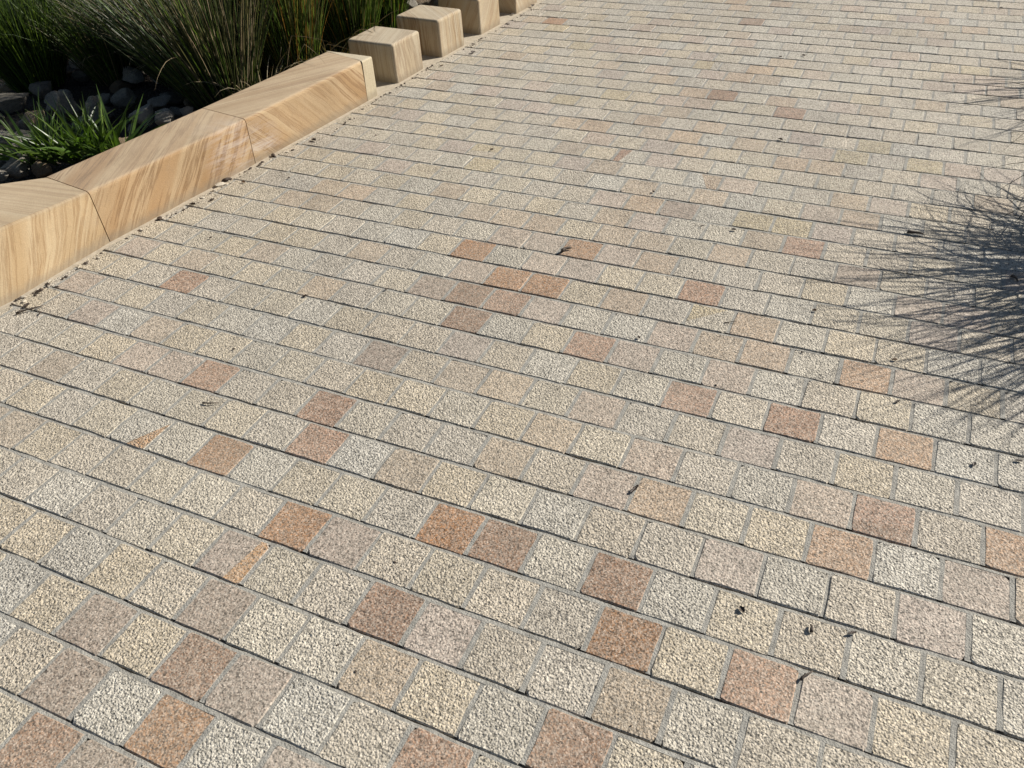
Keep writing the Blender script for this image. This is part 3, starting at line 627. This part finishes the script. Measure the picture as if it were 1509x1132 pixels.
def twig(px, py, len_px, deg, label, thick=.024, mat=M_TWIG, name='twig', group='fallen leaves and bits on the paving'):
    rr = random.Random(int(px*5+py)); u, v = on_ground(px, py); L = px_len(px, py)*len_px*1.1; th = ground_dir(px, py, math.radians(deg)); vs_, fs = [], []
    for i in range(7):
        t = i/6; c = Vector(((t-.5)*L, L*.05*math.sin(t*5+px), thick+.02*math.sin(t*3))); r_ = thick*(1-.5*t)*rr.uniform(.85, 1.2)
        for q in range(6): a = q*math.pi/3; vs_.append(c+Vector((0, math.cos(a)*r_, math.sin(a)*r_)))
    for i in range(6):
        for q in range(6): fs.append((i*6+q, i*6+(q+1) % 6, i*6+6+(q+1) % 6, i*6+6+q))
    fs += [tuple(range(5, -1, -1)), tuple(range(36, 42))]
    ob = link(name, mesh(name, [p*S for p in vs_], fs, True), mat); ob.location = V(u, v, .01); ob.rotation_euler = (0, 0, th)
    return tag(ob, label, 'twig', group)
CH = [rock_mesh(51), rock_mesh(52), rock_mesh(53)]
chip_me = {}
def chip(px, py, size_px, label, mat=M_LEAF, name='pebble', flat=.55, group='bits of grit along the kerb', cat='pebble'):
    rr = random.Random(int(px*11+py*3)); key = (rr.randrange(3), mat.name)
    if key not in chip_me:
        bm = bmesh.new(); bmesh.ops.create_icosphere(bm, subdivisions=2, radius=1.0)
        for v in bm.verts: v.co *= 1+.35*noise.noise(v.co*1.3+Vector((key[0]*5, 0, 0)))
        me = bpy.data.meshes.new(name); bm.to_mesh(me); bm.free(); me.materials.append(mat); chip_me[key] = me
    u, v = on_ground(px, py); k = px_len(px, py)*size_px*.42*S
    ob = bpy.data.objects.new(name, chip_me[key]); C.objects.link(ob); ob.location = V(u, v, 0)+Vector((0, 0, k*flat*.6))
    ob.scale = (k*rr.uniform(.8, 1.3), k*rr.uniform(.6, 1), k*flat); ob.rotation_euler = (0, 0, rr.uniform(0, 6))
    return tag(ob, label, cat, group)
leaf(935, 723, 26, 40, 'curled dark dead leaf lying across a joint in the middle of the paving', wide=.3, curl=.5)
leaf(1255, 935, 19, 8, 'dark leaf caught on the long course joint at lower right')
leaf(1093, 900, 15, -50, 'squarish black leaf scrap on a cream paver at lower right', wide=.7, curl=.15)
twig(1195, 928, 10, 100, 'short black twig left of the leaf on the long joint', .03)
twig(1188, 997, 20, 40, 'pale brown twig over a joint corner at lower right', .022)
twig(835, 370, 15, 18, 'thick black twig lying on the orange paver', .05)
leaf(1081, 340, 10, -5, 'small black scrap on a pale paver right of the orange stone', wide=.6, curl=.1)
leaf(1034, 335, 9, 5, 'faint dark scrap just left of the small black one', M_TWIG, wide=.3)
twig(1348, 346, 18, -10, 'black twig near the upper edge of the big shadow', .045)
leaf(1150, 207, 9, -15, 'black leaf scrap on a joint in the upper right paving', wide=.6)
leaf(725, 222, 8, 10, 'dark scrap on the yellow-stained paver in the upper middle', wide=.7)
leaf(963, 284, 8, -40, 'tiny dark leaf between two tan pavers', wide=.5)
leaf(941, 499, 8, -45, 'black square scrap on a pale paver right of centre', wide=.7, curl=.1)
twig(1077, 476, 17, 8, 'thin twig on the paver with the yellow corner', .014)
leaf(1200, 459, 9, 0, 'brown leaf scrap on a joint left of the big shadow', M_BROWN, wide=.6)
leaf(1318, 532, 10, 0, 'reddish brown leaf below the big shadow', M_BROWN, wide=.6)
leaf(1322, 594, 12, 20, 'dark leaf right of the peach paver below the shadow', wide=.4)
leaf(1434, 686, 12, 80, 'black hooked leaf at the right of the paving', wide=.5)
leaf(1500, 681, 12, -5, 'dark leaf at the right edge of the paving', wide=.5)
twig(1495, 413, 12, -40, 'short black twig inside the big shadow', .04)
twig(310, 596, 20, 0, 'thin black twig on the left pavers above the wedge-stained stone', .02)
leaf(450, 438, 12, 10, 'dark leaf lying on a course joint left of centre', wide=.45)
leaf(570, 428, 9, 20, 'small dark leaf on a joint above the grey-pink paver', wide=.5)
leaf(345, 516, 6, 20, 'tiny black scrap on a cream paver at left', wide=.5)
twig(45, 458, 30, 18, 'straight dark twig by the foot of the nearest kerb stone', .03)
leaf(60, 463, 11, 50, 'thin curled leaf below the straight twig by the kerb', wide=.25)
leaf(58, 432, 14, 10, 'dark leaf on the pavers by the nearest kerb stone', wide=.45)
leaf(40, 452, 14, 25, 'curled leaf just above the straight twig', wide=.45)
leaf(84, 425, 10, 5, 'small dark leaf at the start of a course joint', wide=.4)
leaf(697, 79, 10, 40, 'dark dead leaf on the pavers beside the second block', wide=.8, curl=.5)
leaf(651, 98, 8, 10, 'small tan scrap on the pavers before the second block', M_BROWN, wide=.35)
leaf(1150, 85, 6, -10, 'black scrap far up on the right of the paving', wide=.6)
leaf(1475, 13, 5, 0, 'black speck by the top right corner', wide=.7)
leaf(1184, 83, 7, -10, 'dark scrap on a joint in the far paving', wide=.6)
leaf(311, 352, 7, 20, 'dark scrap on the pavers below the second kerb stone', wide=.5)
leaf(426, 264, 6, 20, 'tiny dark scrap on the pavers before the third kerb stone', wide=.7)
leaf(554, 201, 5, 20, 'tiny dark scrap before the kerb end', wide=.7)
twig(551, 109, 24, -25, 'bleached stalk sticking out from behind the kerb end', .02, M_PALE)
for (x, y, s_) in ((497, 951, 4), (524, 990, 4), (582, 829, 5), (1020, 402, 3), (1182, 519, 4), (1055, 568, 4), (524, 566, 3), (1350, 816, 3), (776, 596, 3), (676, 527, 3), (1120, 880, 3), (577, 1075, 3), (930, 1070, 4)):
    chip(x, y, s_, 'tiny black crumb lying on a paver', M_LEAF, 'crumb', .6, 'black crumbs on the paving', 'crumb')
rr = random.Random(5)
foot = [(0, 452), (72, 417), (163, 360), (236, 321), (283, 300), (335, 265), (377, 242), (405, 229), (463, 207), (500, 184), (545, 151), (560, 141), (590, 124), (625, 101), (652, 87), (690, 67), (710, 53), (742, 36), (765, 22), (790, 8)]
for k in range(150):
    q = rr.randrange(len(foot)-1); t = rr.random(); x = foot[q][0]+(foot[q+1][0]-foot[q][0])*t; y = foot[q][1]+(foot[q+1][1]-foot[q][1])*t
    far = max(.45, y/420); x += rr.expovariate(1/3.0)*far+1.5; y += rr.expovariate(1/2.2)*far+1; z = rr.random(); sz = rr.choice((2.5, 3, 4, 5, 7))*far+1
    at_ = 'of the nearest kerb stone' if x < 163 else 'of the second kerb stone' if x < 377 else 'of the third kerb stone' if x < 545 else 'of the first sandstone block' if x < 640 else 'of the farther sandstone blocks'
    dark_l, pale_l, brown_l = 'dark bit of grit along the foot '+at_, 'pale stone chip along the foot '+at_, 'scrap of brown bark along the foot '+at_
    if z < .36: chip(x, y, sz, dark_l, M_LEAF, group='dark grit at the foot '+at_)
    elif z < .7: chip(x, y, sz, brown_l, M_TWIG, 'bark_scrap', .4, 'bark scraps at the foot '+at_, 'bark')
    else: chip(x, y, sz, pale_l, M_PALE, 'stone_chip', .5, 'pale chips at the foot '+at_, 'stone chip')
chip(335, 266, 11, 'black rounded pebble against the second kerb stone', M_LEAF, group='larger litter by the kerb'); chip(325, 273, 15, 'white stone beside the black pebble at the second kerb stone', M_PALE, 'stone_chip', .35, 'larger litter by the kerb', 'stone chip')
chip(236, 323, 10, 'dark pebble with pale neighbour at the foot of the second kerb stone', M_LEAF, group='larger litter by the kerb'); chip(403, 230, 10, 'black and white pebble just past the kerb joint', M_LEAF, group='larger litter by the kerb')
leaf(359, 270, 8, 0, 'brown leaf on the paver beside the white stone', M_BROWN, wide=.6); leaf(463, 208, 13, -20, 'dark leaf at the foot of the third kerb stone', wide=.6, curl=.5)
leaf(285, 303, 17, -10, 'dark curled leaf at the foot of the second kerb stone', wide=.4, curl=.5); leaf(313, 296, 10, 15, 'dark leaf just right of the curled one by the second kerb stone', wide=.5)
leaf(76, 416, 14, 40, 'whitish curled scrap at the foot of the nearest kerb stone', M_PALE, wide=.5); leaf(118, 395, 12, 45, 'white sliver at the foot of the nearest kerb stone', M_PALE, wide=.25)
leaf(785, 10, 9, 60, 'dark clump of leaf at the foot of the farthest block', wide=.8, curl=.6); leaf(756, 22, 9, 20, 'dark leaf beside the farthest block', wide=.5)

# ------------------------------------------------------------------ render settings
scene.render.engine = 'CYCLES'
scene.render.resolution_x = 1024; scene.render.resolution_y = 768
scene.cycles.max_bounces = 6
